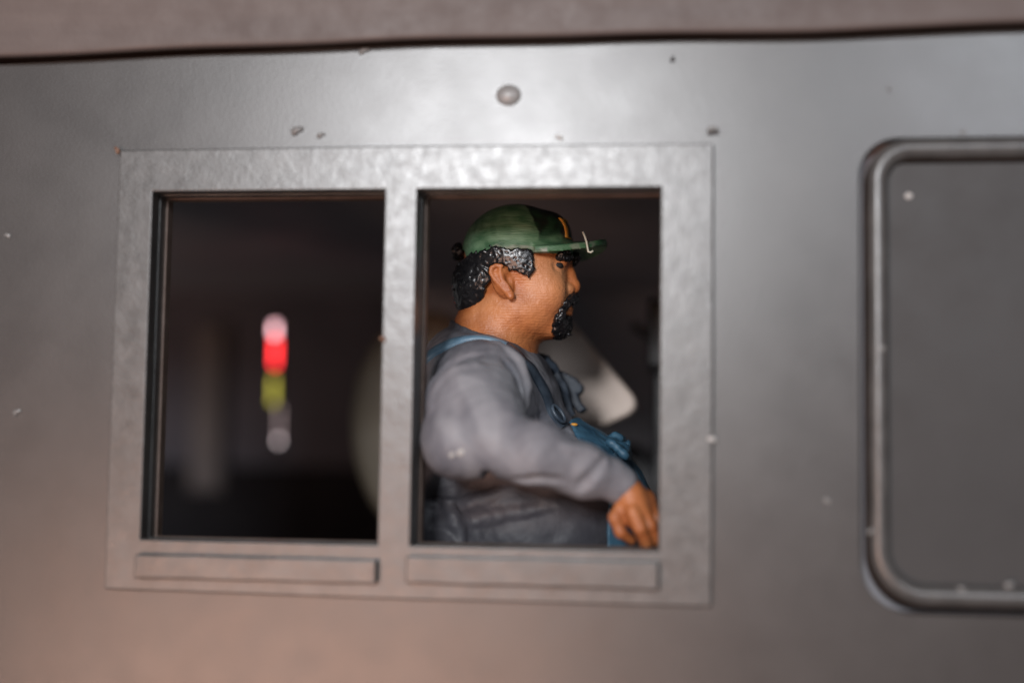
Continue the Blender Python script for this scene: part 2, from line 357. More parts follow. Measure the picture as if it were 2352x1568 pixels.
# ------------------------------------------------------------------ modelling by implicit surfaces
class Field:
    def __init__(s, lo, hi, h):
        s.lo = np.array(lo, float); s.h = h
        s.n = np.ceil((np.array(hi)-s.lo)/h).astype(int)+1
        s.ax = [s.lo[i]+h*np.arange(s.n[i]) for i in range(3)]
        s.f = np.full(tuple(s.n), 1.0, np.float32)
    def block(s, lo, hi):
        a = np.clip(np.floor((np.array(lo)-s.lo)/s.h).astype(int), 0, s.n); b = np.clip(np.ceil((np.array(hi)-s.lo)/s.h).astype(int)+1, 0, s.n)
        sl = tuple(slice(a[i], b[i]) for i in range(3))
        X = s.ax[0][sl[0]][:, None, None]; Y = s.ax[1][sl[1]][None, :, None]; Z = s.ax[2][sl[2]][None, None, :]
        return sl, X, Y, Z, bool((b > a).all())
    def put(s, d, sl, k, op):
        a = s.f[sl]
        if op == 'u':
            h = np.maximum(k-np.abs(a-d), 0)/k if k else 0; s.f[sl] = np.minimum(a, d)-h*h*k/4
        elif op == 'c':                          # carve
            d = -d; h = np.maximum(k-np.abs(a-d), 0)/k if k else 0; s.f[sl] = np.maximum(a, d)+h*h*k/4
        elif op == 'i':
            h = np.maximum(k-np.abs(a-d), 0)/k if k else 0; s.f[sl] = np.maximum(a, d)+h*h*k/4
    def ell(s, c, r, k=.03, op='u', rot=0, rotz=0):
        c = np.array(c, float); r = np.array(r, float); R = max(r)+k+.08
        sl, X, Y, Z, ok = s.block(c-R, c+R)
        if not ok: return
        x, y, z = X-c[0], Y-c[1], Z-c[2]
        if rot:                                   # lean in the picture plane, clockwise seen from the front
            ca, sa = math.cos(rot), math.sin(rot); x, z = x*ca-z*sa, x*sa+z*ca
        if rotz:
            ca, sa = math.cos(rotz), math.sin(rotz); x, y = x*ca+y*sa, -x*sa+y*ca
        k0 = np.sqrt((x/r[0])**2+(y/r[1])**2+(z/r[2])**2); k1 = np.sqrt((x/r[0]**2)**2+(y/r[1]**2)**2+(z/r[2]**2)**2)+1e-9
        s.put((k0*(k0-1)/k1).astype(np.float32), sl, k, op)
    def cap(s, a, b, ra, rb, k=.03, op='u'):
        a = np.array(a, float); b = np.array(b, float); R = max(ra, rb)+k+.06
        sl, X, Y, Z, ok = s.block(np.minimum(a, b)-R, np.maximum(a, b)+R)
        if not ok: return
        d = b-a; L = d@d+1e-12
        t = np.clip(((X-a[0])*d[0]+(Y-a[1])*d[1]+(Z-a[2])*d[2])/L, 0, 1)
        dist = np.sqrt((X-a[0]-t*d[0])**2+(Y-a[1]-t*d[1])**2+(Z-a[2]-t*d[2])**2)-(ra+(rb-ra)*t)
        s.put(dist.astype(np.float32), sl, k, op)
    def chain(s, pts, rs, k=.02, op='u'):
        for i in range(len(pts)-1): s.cap(pts[i], pts[i+1], rs[i] if np.ndim(rs) else rs, rs[i+1] if np.ndim(rs) else rs, k, op)
    def plane(s, p, n, k=.02):                    # keep the side the normal points away from
        n = np.array(n, float); n /= np.linalg.norm(n)
        sl, X, Y, Z, _ = s.block(s.lo, s.lo+s.h*s.n)
        s.put(((X-p[0])*n[0]+(Y-p[1])*n[1]+(Z-p[2])*n[2]).astype(np.float32), sl, k, 'i')
    def poly(s, pts, k=.02, op='i'):              # keep what lies within an outline seen from the side (x, z)
        x, z = np.meshgrid(s.ax[0], s.ax[2], indexing='ij')
        d = polydist(x, z, pts).astype(np.float32)[:, None, :]
        s.put(np.broadcast_to(d, s.f.shape), tuple(slice(None) for _ in range(3)), k, op)
    def sample(s, P):
        q = (np.atleast_2d(P)-s.lo)/s.h; q = np.clip(q, 0, s.n-1.001); i = q.astype(int); t = q-i; v = 0
        for dx in (0, 1):
            for dy in (0, 1):
                for dz in (0, 1):
                    w = (t[:, 0] if dx else 1-t[:, 0])*(t[:, 1] if dy else 1-t[:, 1])*(t[:, 2] if dz else 1-t[:, 2])
                    v = v+w*s.f[i[:, 0]+dx, i[:, 1]+dy, i[:, 2]+dz]
        return v
    def grad(s, P):
        P = np.atleast_2d(P); g = np.stack([(s.sample(P+e)-s.sample(P-e)) for e in np.eye(3)*s.h*1.5], 1)
        return g/(np.linalg.norm(g, axis=1, keepdims=True)+1e-9)
    def project(s, P, off=0, it=30, axis=None):
        P = np.atleast_2d(np.array(P, float)).copy()
        for _ in range(it):
            d = s.sample(P)-off; d = np.clip(d, -.1, .1)
            P -= s.grad(P)*d[:, None]*.8
        return P
    def mesh(s, relax=1):
        f = s.f.copy()
        for ax in range(3):                       # close the surface at the sides of the box
            v = np.moveaxis(f, ax, 0); v[0] = np.maximum(v[0], .01); v[-1] = np.maximum(v[-1], .01)
        ins = f < 0; nx, ny, nz = f.shape
        cnt = np.zeros((nx-1, ny-1, nz-1), np.int8)
        for dx in (0, 1):
            for dy in (0, 1):
                for dz in (0, 1): cnt += ins[dx:nx-1+dx, dy:ny-1+dy, dz:nz-1+dz]
        cells = np.argwhere((cnt > 0) & (cnt < 8)); idx = np.full(cnt.shape, -1, np.int32); idx[tuple(cells.T)] = np.arange(len(cells))
        corners = [(a, b, c) for a in (0, 1) for b in (0, 1) for c in (0, 1)]
        val = {c: f[cells[:, 0]+c[0], cells[:, 1]+c[1], cells[:, 2]+c[2]] for c in corners}
        acc = np.zeros((len(cells), 3)); num = np.zeros(len(cells))
        for c in corners:
            for ax in range(3):
                if c[ax]: continue
                e = list(c); e[ax] = 1; e = tuple(e); a, b = val[c], val[e]
                m = (a < 0) != (b < 0); t = np.where(m, a/np.where(m, a-b, 1), 0)
                p = np.tile(np.array(c, float), (len(cells), 1)); p[:, ax] += t
                acc += np.where(m[:, None], p, 0); num += m
        V = s.lo+s.h*(cells+acc/num[:, None])
        F = []
        for ax in range(3):
            o1, o2 = [(1, 2), (2, 0), (0, 1)][ax]
            A = np.moveaxis(ins, (ax, o1, o2), (0, 1, 2)); I = np.moveaxis(idx, (ax, o1, o2), (0, 1, 2))
            ch = A[:-1, 1:-1, 1:-1] != A[1:, 1:-1, 1:-1]; e = np.argwhere(ch)
            i, j, k = e[:, 0], e[:, 1]+1, e[:, 2]+1
            q = np.stack([I[i, j-1, k-1], I[i, j, k-1], I[i, j, k], I[i, j-1, k]], 1)
            flip = A[i, j, k]; q[~flip] = q[~flip][:, ::-1]
            F.append(q)
        F = np.concatenate(F)
        me = bpy.data.meshes.new('sculpt')
        me.vertices.add(len(V)); me.vertices.foreach_set('co', V.astype(np.float32).ravel())
        me.loops.add(F.size); me.loops.foreach_set('vertex_index', F.astype(np.int32).ravel())
        me.polygons.add(len(F)); me.polygons.foreach_set('loop_start', np.arange(0, F.size, 4, dtype=np.int32)); me.polygons.foreach_set('loop_total', np.full(len(F), 4, np.int32))
        me.polygons.foreach_set('use_smooth', np.ones(len(F), bool))
        me.update(calc_edges=True); me.validate()
        return me, V
def polydist(x, z, pts):
    P = np.array(pts, float); d = np.full(x.shape, 1e9); s = np.ones(x.shape)
    for i in range(len(P)):
        a, b = P[i], P[i-1]; ex, ez = b-a; wx, wz = x-a[0], z-a[1]
        t = np.clip((wx*ex+wz*ez)/(ex*ex+ez*ez+1e-12), 0, 1)
        d = np.minimum(d, (wx-ex*t)**2+(wz-ez*t)**2)
        c1 = z >= a[1]; c2 = z < b[1]; c3 = ex*wz > ez*wx
        s = np.where((c1 & c2 & c3) | (~c1 & ~c2 & ~c3), -s, s)
    return s*np.sqrt(d)
def smoothnoise(P, scale, seed):
    """sum of warped sines, cheap lumpy noise in -1..1"""
    r = np.random.default_rng(seed); v = 0
    for i in range(6):
        k = r.normal(size=3)*scale*(1+.35*i); v = v+np.sin(P@k+r.uniform(0, 6.28)+1.5*np.sin(P@(r.normal(size=3)*scale*.7)))
    return v/3.2
def colour(me, V, chans):
    a = me.color_attributes.new('paint', 'FLOAT_COLOR', 'POINT'); c = np.zeros((len(V), 4), np.float32); c[:, 3] = 1
    for i, v in enumerate(chans):
        if v is not None: c[:, i] = np.clip(v, 0, 1)
    a.data.foreach_set('color', c.ravel())
def sst(a, b, x): t = np.clip((x-a)/(b-a), 0, 1); return t*t*(3-2*t)
U = .0039                                          # cm per picture pixel at the head
YC = 1.6                                           # middle of the head
def Z(zx, zy, Y): return W(1016.1+.22796*zx, 451.6+.22796*zy, Y)   # places read off an enlarged view of the head
def xz(p): return (p[0], p[2])

def hit(F, px, py, y0=-.4, y1=3.2):
    """first point of a modelled surface met when looking through a place in the picture"""
    for Y in np.arange(y0, y1, .008):
        p = W(px, py, Y)
        if (p > F.lo).all() and (p < F.lo+F.h*(F.n-1)).all() and F.sample(p)[0] < 0: return p
    return W(px, py, y1)
def mirror(p): return np.array([p[0], 2*YC-p[1], p[2]])
# ---------------- skin: head, neck, trunk, arms and hands in one surface
lo = np.array([W(880, 1000, 1.6)[0], -.35, W(1200, 1300, 1.6)[2]]); hi = np.array([W(1560, 800, .5)[0]+.05, 3.2, W(1200, 440, 1.6)[2]])
B = Field(lo, hi, .0155)
B.ell(W(1182, 590, YC), (118*U, .41, 106*U), .05)                 # skull
B.ell(W(1222, 640, YC), (86*U, .37, 92*U), .12)                    # face
B.ell(W(1205, 715, YC), (92*U, .385, 72*U), .12)                   # jowls
B.ell(W(1258, 672, YC-.20), (42*U, .15, 50*U), .10)                # cheeks
B.ell(W(1258, 672, YC+.20), (42*U, .15, 50*U), .10)
B.ell(W(1270, 748, YC), (34*U, .17, 30*U), .10)                    # chin
B.cap(W(1170, 705, YC), W(1130, 812, YC), 92*U, 97*U, .08)        # neck
B.ell(W(1090, 738, YC), (40*U, .26, 60*U), .12, rot=.5)            # nape
B.cap(W(1294, 594, YC-.17), W(1296, 594, YC+.17), .055, .055, .06) # brow
B.ell(W(1284, 612, YC-.27), (12*U, .012, 9*U), .04, 'c')         # eye sockets
B.ell(mirror(W(1284, 612, YC-.27)), (12*U, .012, 9*U), .04, 'c')
B.chain([W(1300, 598, YC), W(1306, 630, YC), W(1315, 655, YC)], [.042, .052, .066], .05)   # nose
B.ell(W(1317, 660, YC), (15*U, .062, 15*U), .03)
for s in (-1, 1): B.ell(W(1304, 664, YC+s*.078), (15*U, .05, 14*U), .025)
for s in (-1, 1): B.ell(W(1314, 677, YC+s*.035), (6*U, .018, 5*U), .015, 'c')
B.ell(W(1292, 700, YC), (22*U, .15, 30*U), .06)                    # muzzle
B.ell(W(1309, 709, YC), (9*U, .11, 6*U), .015); B.ell(W(1306, 720, YC), (10*U, .10, 7*U), .015)
for s in (-1, 1):                                                     # crease from nose to mouth
    B.chain([W(1296, 655, YC+s*.17), W(1291, 678, YC+s*.20), W(1278, 705, YC+s*.21)], .016, .03, 'c')
# ears
for s in (-1, 1):
    ye = YC+s*.395
    B.ell(Z(600, 850, ye), (24*U, .07, 41*U), .03, rot=-.35)
    B.ell(Z(672, 830, ye+s*.07), (11*U, .075, 20*U), .02, 'c', rot=-.3)
    B.ell(Z(735, 930, ye+s*.06), (7*U, .045, 17*U), .03, 'c', rot=-.1)
    hx = [(690, 1005), (655, 975), (590, 905), (530, 840), (485, 770), (495, 715), (545, 690), (605, 695)]
    B.chain([Z(x, y, ye+s*.06) for x, y in hx], [.024, .02, .017, .017, .017, .018, .018, .014], .012)
    B.chain([Z(x, y, ye+s*.055) for x, y in [(585, 705), (580, 770), (600, 830), (655, 900), (690, 960)]], [.017, .018, .018, .02, .02], .012)
    B.chain([Z(x, y, ye+s*.075) for x, y in [(525, 725), (545, 790), (570, 850)]], .010, .012, 'c')
    B.ell(Z(690, 1000, ye+s*.05), (9*U, .035, 10*U), .02)
# trunk and arms under the clothes
B.ell(W(1120, 960, 1.65), (160*U, .85, 190*U), .15)
B.ell(W(1215, 1180, 1.65), (235*U, .85, 150*U), .15)
SH, EL, FM, WR = W(1105, 890, .86), W(1050, 1018, .20), W(1235, 1042, .12), W(1432, 1118, .42)
B.chain([SH, EL, FM, WR], [.28, .12, .11, .105], .03)
B.chain([W(1130, 910, 2.45), W(1110, 1100, 2.75), W(1330, 1180, 2.5)], [.30, .22, .14], .05)
# near hand closed on a lever
hp = [W(1447, 1140, .40), W(1462, 1182, .38)]
B.cap(WR, hp[0], .115, .12, .05); B.cap(hp[0], hp[1], .125, .12, .05); B.cap(W(1480, 1150, .5), W(1490, 1185, .52), .10, .09, .06)
B.chain([W(1428, 1160, .36), W(1412, 1188, .32), W(1425, 1222, .33), W(1450, 1240, .42)], [.055, .052, .046, .04], .025)
B.chain([W(1452, 1172, .28), W(1470, 1212, .24), W(1484, 1246, .34), W(1478, 1254, .48)], [.058, .056, .05, .042], .018)
B.chain([W(1476, 1172, .36), W(1494, 1206, .33), W(1506, 1238, .42), W(1498, 1250, .55)], [.056, .054, .05, .042], .018)
B.chain([W(1494, 1170, .46), W(1512, 1198, .44), W(1522, 1228, .52), W(1514, 1240, .64)], [.052, .05, .046, .04], .018)
B.chain([W(1506, 1166, .56), W(1522, 1188, .55), W(1530, 1212, .62), W(1524, 1224, .72)], [.046, .044, .04, .034], .018)
# far hand on the knee
fh = W(1345, 1190, 2.5); B.ell(fh, (.16, .12, .08), .05)
for i in range(4): B.cap(fh+np.array([.1, -.09+.06*i, 0]), fh+np.array([.27, -.11+.075*i, -.07]), .035, .028, .012)
B.cap(fh+np.array([0, -.1, 0]), fh+np.array([.13, -.19, -.04]), .036, .03, .015)
me, V = B.mesh()
person = add('person', me, M['skin'])
person['label'] = 'figurine driver in green cap, grey shirt and blue overalls behind the right pane'
person['category'] = 'person'
zc = V[:, 2]; nose = W(1310, 655, YC)
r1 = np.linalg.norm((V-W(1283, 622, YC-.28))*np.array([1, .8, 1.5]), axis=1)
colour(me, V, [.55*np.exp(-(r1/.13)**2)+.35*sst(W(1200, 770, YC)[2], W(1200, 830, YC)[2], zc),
               .5*sst(.1, .5, smoothnoise(V, 3, 5))*sst(W(0, 800, YC)[2], W(0, 640, YC)[2], zc), None])

# ---------------- shirt
T = Field(lo-np.array([.15, .15, .35]), hi+np.array([.1, .15, -1.0]), .0165)
T.ell(W(1125, 965, 1.68), (175*U, .93, 205*U), .1)
T.ell(W(1218, 1225, 1.68), (286*U, 1.02, 272*U), .22)
T.ell(W(1045, 925, 1.68), (105*U, .80, 165*U), .15)
T.ell(W(1115, 850, 1.62), (105*U, .68, 88*U), .12, rot=.35)          # shoulders
T.ell(W(1055, 815, 1.62), (62*U, .42, 78*U), .1, rot=.5)             # yoke at the back of the neck
T.chain([SH, W(1082, 950, .45), EL], [.42, .385, .26], .14)
T.ell(EL, (.26, .25, .26), .10); T.ell(W(1128, 985, .24), (.30, .30, .27), .16)
T.ell(W(1015, 1190, 1.5), (.33, .78, .52), .12)
T.chain([EL, FM, W(1340, 1082, .27), W(1408, 1104, .38)], [.25, .242, .205, .165], .10)
T.cap(W(1400, 1098, .36), W(1418, 1110, .40), .175, .165, .02)       # cuff
T.chain([W(1140, 910, 2.5), W(1115, 1095, 2.75), W(1320, 1170, 2.52)], [.38, .29, .18], .08)
# folds laid along the surface: ridges and grooves
def fold(F, pts, r, h, op='u', k=.05):
    P = np.array(pts); t = np.linspace(0, len(P)-1, 4*len(P)); Q = np.stack([np.interp(t, np.arange(len(P)), P[:, i]) for i in range(3)], 1)
    for _ in range(4): Q[1:-1] = (Q[:-2]+2*Q[1:-1]+Q[2:])/4
    base = F.sample; Q = F.project(Q, 0, 14); G_ = F.grad(Q); w = np.sin(np.linspace(.12, math.pi-.12, len(Q)))
    R_ = r*(.35+.65*w); C_ = Q+G_*((h*w-R_) if op == 'u' else (R_-h*w))[:, None]
    F.chain(list(C_), list(R_), k, op)
fold(T, [W(1125, 812, .8), W(1182, 835, .75), W(1216, 890, .72), W(1232, 965, .70)], .05, .03)
fold(T, [W(1150, 838, .6), W(1190, 885, .56), W(1208, 955, .50)], .04, .035, 'c')
fold(T, [W(1238, 880, .85), W(1250, 935, .82), W(1258, 1000, .80)], .03, .03, 'c')
fold(T, [W(1256, 890, .92), W(1272, 950, .92), W(1280, 1010, .9)], .035, .022)
fold(T, [W(1272, 905, 1.0), W(1292, 965, 1.0), W(1304, 1020, 1.0)], .03, .025, 'c')
fold(T, [W(1000, 915, .52), W(1045, 875, .5), W(1100, 840, .55)], .05, .03, 'c')
fold(T, [W(985, 965, .30), W(1015, 920, .32), W(1065, 885, .40)], .05, .022, 'c')
fold(T, [W(1165, 935, .3), W(1195, 958, .25), W(1222, 968, .3)], .035, .03, 'c')
fold(T, [W(1010, 955, .2), W(1040, 915, .3), W(1100, 875, .4)], .05, .02)
T.ell(W(1122, 1100, .1), (.05, .5, .075), .03, 'c', rot=-.3)   # nick below the elbow
fold(T, [W(1180, 1108, 0), W(1230, 1100, -.05), W(1290, 1112, 0)], .03, .025, 'c')
fold(T, [W(1270, 1035, .05), W(1330, 1042, .12), W(1380, 1065, .2)], .04, .015)
fold(T, [W(1330, 1120, .1), W(1350, 1095, .1), W(1372, 1060, .2)], .03, .015, 'c')
fold(T, [W(975, 1150, .75), W(1080, 1150, .70), W(1160, 1125, .75)], .06, .022)
fold(T, [W(990, 1200, .75), W(1100, 1190, .68), W(1270, 1165, .72)], .06, .026, 'c')
fold(T, [W(1025, 1150, .7), W(1040, 1200, .62), W(1045, 1260, .62)], .05, .03, 'c')
# neckline: a band round the neck below a slanting line
C = Field(T.lo, T.lo+T.h*(T.n-1), T.h)
C.cap(W(1170, 705, YC), W(1126, 820, YC), 92*U+.035, 97*U+.05, .02); C.ell(W(1090, 738, YC), (40*U+.035, .30, 60*U+.035), .1, rot=.5)
pa, pb = W(1040, 737, YC), W(1232, 828, YC); dv = pb-pa; C.plane(pa, (-dv[2], 0, dv[0]), .015)
T.f = np.minimum(T.f, C.f)
X3 = np.stack(np.meshgrid(*T.ax, indexing='ij'), -1).reshape(-1, 3)
T.f += (.010*smoothnoise(X3, 5.5, 11)+.0035*smoothnoise(X3, 19, 12)).reshape(T.f.shape).astype(np.float32)
del X3
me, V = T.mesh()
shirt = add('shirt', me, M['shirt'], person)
nk = np.minimum(np.abs(((V-pa)@(np.array([-dv[2], 0, dv[0]])/np.hypot(dv[0], dv[2])))), 1)
colour(me, V, [.75*sst(.13, .03, nk)*(V[:, 1] > .9)*(V[:, 2] > W(0, 860, 1)[2])+.9*sst(W(1100, 1085, .6)[2], W(1100, 1150, .6)[2], V[:, 2]+.05*smoothnoise(V, 4, 41))*sst(.42, .55, V[:, 1]),  # dark collar band, and the arm's shadow painted on the lower torso
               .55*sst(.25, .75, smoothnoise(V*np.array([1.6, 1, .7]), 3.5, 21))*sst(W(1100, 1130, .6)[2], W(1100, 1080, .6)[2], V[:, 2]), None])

for x, y, r in ((1036, 1051, .028), (1056, 1044, .034)):
    q = T.project([W(x, y, -.15)], 0)[0]; add('painted_glint', dome(q+np.array([0, .006, 0]), r, r, .022, 12, 5, .1), M['chip_glint'], shirt, True)  # pale beads standing in for two glints on the elbow
# ---------------- overalls: bib, waist roll, trousers
O = Field(T.lo+np.array([.6, .25, -1.1]), T.lo+T.h*T.n+np.array([1.0, -.1, -.3]), .02)
O.ell(W(1125, 965, 1.68), (175*U+.045, .93, 205*U+.045), .1); O.ell(W(1218, 1225, 1.68), (286*U+.045, 1.02+.035, 272*U+.045), .22)
bib = [xz(W(x, y, 1.22)) for x, y in [(1304, 966), (1312, 956), (1400, 925), (1640, 1080), (1640, 1700), (1000, 1700), (1000, 1330), (1400, 1290), (1400, 1130), (1345, 1040)]]
O.poly(bib, .02)
for i in range(7):
    t = i/6; c_ = O.project(W(1405+30*t, 1012+34*t, 1.55), .0)[0]
    O.cap(c_+np.array([0, -.45, -.01]), c_+np.array([0, .45, .01]), .028+.012*(i % 2), .026, .012)
O.cap(W(1200, 1400, 1.15), W(1560, 1390, 1.1), .45, .36, .2); O.cap(W(1200, 1400, 2.2), W(1560, 1390, 2.25), .45, .36, .2)
for i in range(9):
    c_ = O.project(W(1400+44*random.random(), 1008+40*random.random(), 1.25+.6*random.random()), .0)[0]; dd = np.array([random.uniform(-.06, .06), random.uniform(-.10, .10), random.uniform(-.06, .06)])
    O.cap(c_-dd*.6, c_+dd*.6, .036, .028, .02)
X3 = np.stack(np.meshgrid(*O.ax, indexing='ij'), -1).reshape(-1, 3)
O.f += (.009*smoothnoise(X3, 9, 31)+.004*smoothnoise(X3, 26, 32)).reshape(O.f.shape).astype(np.float32)
del X3
me, V = O.mesh(); overalls = add('overalls', me, M['denim'], person)
# boots and shins close the seated figure down to the cab floor
for Yl in (1.1, 2.25):
    L = Field(W(1480, 1400, Yl)+np.array([-.6, -.5, -3.9]), W(1480, 1400, Yl)+np.array([.9, .5, .6]), .05)
    k0 = W(1560, 1390, Yl); L.chain([k0, k0+np.array([-.05, 0, -3.2])], [.36, .24], .1); L.ell(k0+np.array([.12, 0, -3.4]), (.5, .22, .18), .08)
    me, _ = L.mesh(); add('trouser_leg', me, M['denim'], person)

# ---------------- straps
def ribbon(name, pts, fld, width, thick, mat, off=.012, parent=None, wav=0):
    P = np.array(pts); t = np.linspace(0, len(P)-1, 44); Q = np.stack([np.interp(t, np.arange(len(P)), P[:, i]) for i in range(3)], 1)
    for _ in range(6): Q[1:-1] = (Q[:-2]+2*Q[1:-1]+Q[2:])/4
    Q = fld.project(Q, off); 
    for _ in range(2): Q[1:-1] = (Q[:-2]+2*Q[1:-1]+Q[2:])/4
    N_ = fld.grad(Q)
    pr = [(-width/2, -.02), (-width/2, thick*.6), (-width*.38, thick), (width*.38, thick), (width/2, thick*.6), (width/2, -.02)]
    o = add(name, sweep([tuple(q) for q in Q], pr, False, [tuple(n) for n in N_]), mat, parent)
    for p in o.data.polygons: p.use_smooth = True
    o.data.set_sharp_from_angle(angle=math.radians(50)) if hasattr(o.data, 'set_sharp_from_angle') else None
    return o
ribbon('strap', [W(915, 880, 1.05), W(965, 815, 1.05), W(1010, 785, 1.05), (W(1065, 764, 1.05)), W(1120, 762, 1.06), W(1165, 790, 1.08)], T, .115, .035, M['strap'], .0, person)
ns = ribbon('strap', [W(1165, 790, 1.10), W(1200, 815, 1.12), W(1226, 852, 1.15), W(1255, 890, 1.18), W(1278, 922, 1.2), W(1312, 965, 1.22)], T, .14, .03, M['straps'], .0, person)
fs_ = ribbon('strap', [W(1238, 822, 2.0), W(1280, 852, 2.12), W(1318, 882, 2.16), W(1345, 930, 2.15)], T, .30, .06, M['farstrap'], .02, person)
bk = T.project([W(1278, 928, 1.2), W(1290, 945, 1.2), W(1302, 962, 1.22)], .045); bn = T.grad(bk)
loop = []
for t in np.linspace(0, 2*math.pi, 20, endpoint=False):
    c_ = bk[1]; ax = (bk[2]-bk[0]); ax /= np.linalg.norm(ax); sd = np.cross(ax, bn[1]); loop.append(c_+ax*.085*math.cos(t)+sd*.06*math.sin(t))
add('buckle', sweep([tuple(p) for p in loop], circ(.016, 8), True, [tuple(bn[1])]*20), M['straps'], ns, True)
bt = O.project([W(1326, 964, 1.28)], .0)[0]
bm = bmesh.new(); bmesh.ops.create_uvsphere(bm, u_segments=10, v_segments=6, radius=.022); bmesh.ops.scale(bm, verts=bm.verts[:], vec=(1.6, 1, .7)); bmesh.ops.translate(bm, verts=bm.verts[:], vec=tuple(bt))
me = bpy.data.meshes.new('b'); bm.to_mesh(me); bm.free(); add('button', me, M['yellow'], overalls, True)
# stiff flap of the far strap standing off the chest
fl = W(1325, 885, 2.2)
pad = plate([xz(W(x, y, 2.2)) for x, y in [(1255, 838), (1290, 852), (1322, 868), (1341, 887), (1338, 902), (1328, 906), (1335, 925), (1350, 940), (1330, 950), (1290, 905), (1250, 860)]], [], 2.14, 2.34)
o = add('strap_end', pad, M['farstrap'], fs_); bevel(o, .03, 3)

# ---------------- cap
hc = W(1186, 579, YC); HRAD = np.array([127*U, .445, 112*U])
H = Field(hc-np.array([.62, .6, .25]), hc+np.array([1.0, .6, .56]), .0125)
H.ell(hc, HRAD, .01)
H.ell(W(1262, 540, YC), (50*U, .30, 52*U), .08)                   # fuller front
H.ell(W(1190, 600, YC), (116*U, .405, 106*U), .01, 'c')            # hollow for the head
lowl = [(1030, 560), (1058, 566), (1070, 600), (1100, 590), (1130, 575), (1165, 578), (1212, 575), (1236, 584), (1300, 578), (1340, 560)]
near = [xz(W(x, y, YC-.32)) for x, y in lowl]
H.poly(near+[(near[-1][0]+1, near[-1][1]), (near[-1][0]+1, hc[2]+2), (near[0][0]-1, hc[2]+2), (near[0][0]-1, near[0][1])], .012)
# peak
sl, X, Y, Zz, _ = H.block(H.lo, H.lo+H.h*H.n)
xb = W(1240, 575, YC)[0]; xt = W(1394, 572, YC)[0]; zb = W(1312, 563, YC)[2]; zt_ = W(1392, 560, YC)[2]
u = (X-xb)/(xt-xb); v = (Y-YC)/.46
hgt = zb-.012+(zt_-zb)*np.clip((X-W(1312, 560, YC)[0])/(xt-W(1312, 560, YC)[0]), -1, 1.2)**1+.035*np.clip(u-.80, 0, 1)**1*5*.5-.085*v*v
plan = (np.sqrt(np.clip(u, 0, 2)**2+np.abs(v)**2.4)-1)*.42
peak = np.maximum(np.maximum(np.abs(Zz-hgt)-.028, plan), -(X-xb))
inner = ((X-W(1190, 600, YC)[0])/(116*U))**2+((Y-YC)/.405)**2+((Zz-W(1190, 600, YC)[2])/(106*U))**2
peak = np.maximum(peak, (1-np.sqrt(inner))*.35)
H.put(peak.astype(np.float32), sl, .05, 'u')
me, V = H.mesh()
cap_ = add('cap', me, M['green'], person)
# painted areas: dark front panel, bare edge, darker green rim
sx = np.interp(V[:, 2], [xz(W(0, y, YC-.2))[1] for y in (545, 518, 490, 469, 455)], [W(x, 500, YC-.25)[0] for x in (1240, 1226, 1211, 1194, 1180)])
dark = sst(-.006, .010, V[:, 0]-sx-.008*smoothnoise(V, 9, 3))*sst(W(1270, 566, YC)[2], W(1270, 544, YC)[2], V[:, 2]+.05*smoothnoise(V, 7, 4))
ln = np.array([np.interp(x, [p[0] for p in near], [p[1] for p in near]) for x in V[:, 0]])
edge = sst(.042, .020, V[:, 2]-ln+.012*smoothnoise(V, 14, 6))*(V[:, 0] < W(1262, 580, YC-.3)[0])*(V[:, 0] > W(1135, 580, YC-.3)[0])
tip = sst(.04, .015, xt+.0-V[:, 0]-.35*((V[:, 1]-YC)/.46)**2)*.55
rimg = .45*sst(.0, .9, smoothnoise(V*np.array([1, 1, 1.6]), 9, 8))+.5*sst(.10, .03, V[:, 2]-ln)
colour(me, V, [dark*.96, np.maximum(edge*.9, tip*sst(-.1, .4, smoothnoise(V, 22, 9))), rimg])
# emblem: a yellow border standing on the front panel
E_ = Field(hc+np.array([.0, -.4, .0]), hc+np.array([.6, .4, .5]), .011)
E_.f = np.interp(0, [0, 1], [0, 1])+np.full(tuple(E_.n), 1., np.float32)
sl, X, Y, Zz, _ = E_.block(E_.lo, E_.lo+E_.h*E_.n)
shape = Field(E_.lo, E_.lo+E_.h*(E_.n-1), E_.h); shape.ell(hc, HRAD, .01); shape.ell(W(1262, 540, YC), (50*U, .30, 52*U), .08)
zm_ = W(1280, 530, YC)[2]
bx = np.maximum(np.abs(Y-YC)-.190, np.abs(Zz-zm_)-.092); hole = np.maximum(np.abs(Y-YC)-.142, np.abs(Zz-zm_)-.078)
E_.f = np.maximum(np.maximum(shape.f-.012, bx), np.maximum(-hole, -.02-shape.f)).astype(np.float32)
E_.f = np.maximum(E_.f, np.broadcast_to(-(X-hc[0]-.12), E_.f.shape)).astype(np.float32)
me, V = E_.mesh(); add('emblem', me, M['yellow'], cap_)
fp = [Z(1415, 355, 1.22), Z(1435, 400, 1.22), Z(1452, 455, 1.22), Z(1462, 510, 1.22), Z(1470, 555, 1.22), Z(1495, 562, 1.22), Z(1520, 545, 1.22)]
add('plastic_thread', sweep([tuple(p) for p in fp], circ(.010, 7), False, [(0, -1, 0)]*7), M['fil'], cap_, True)

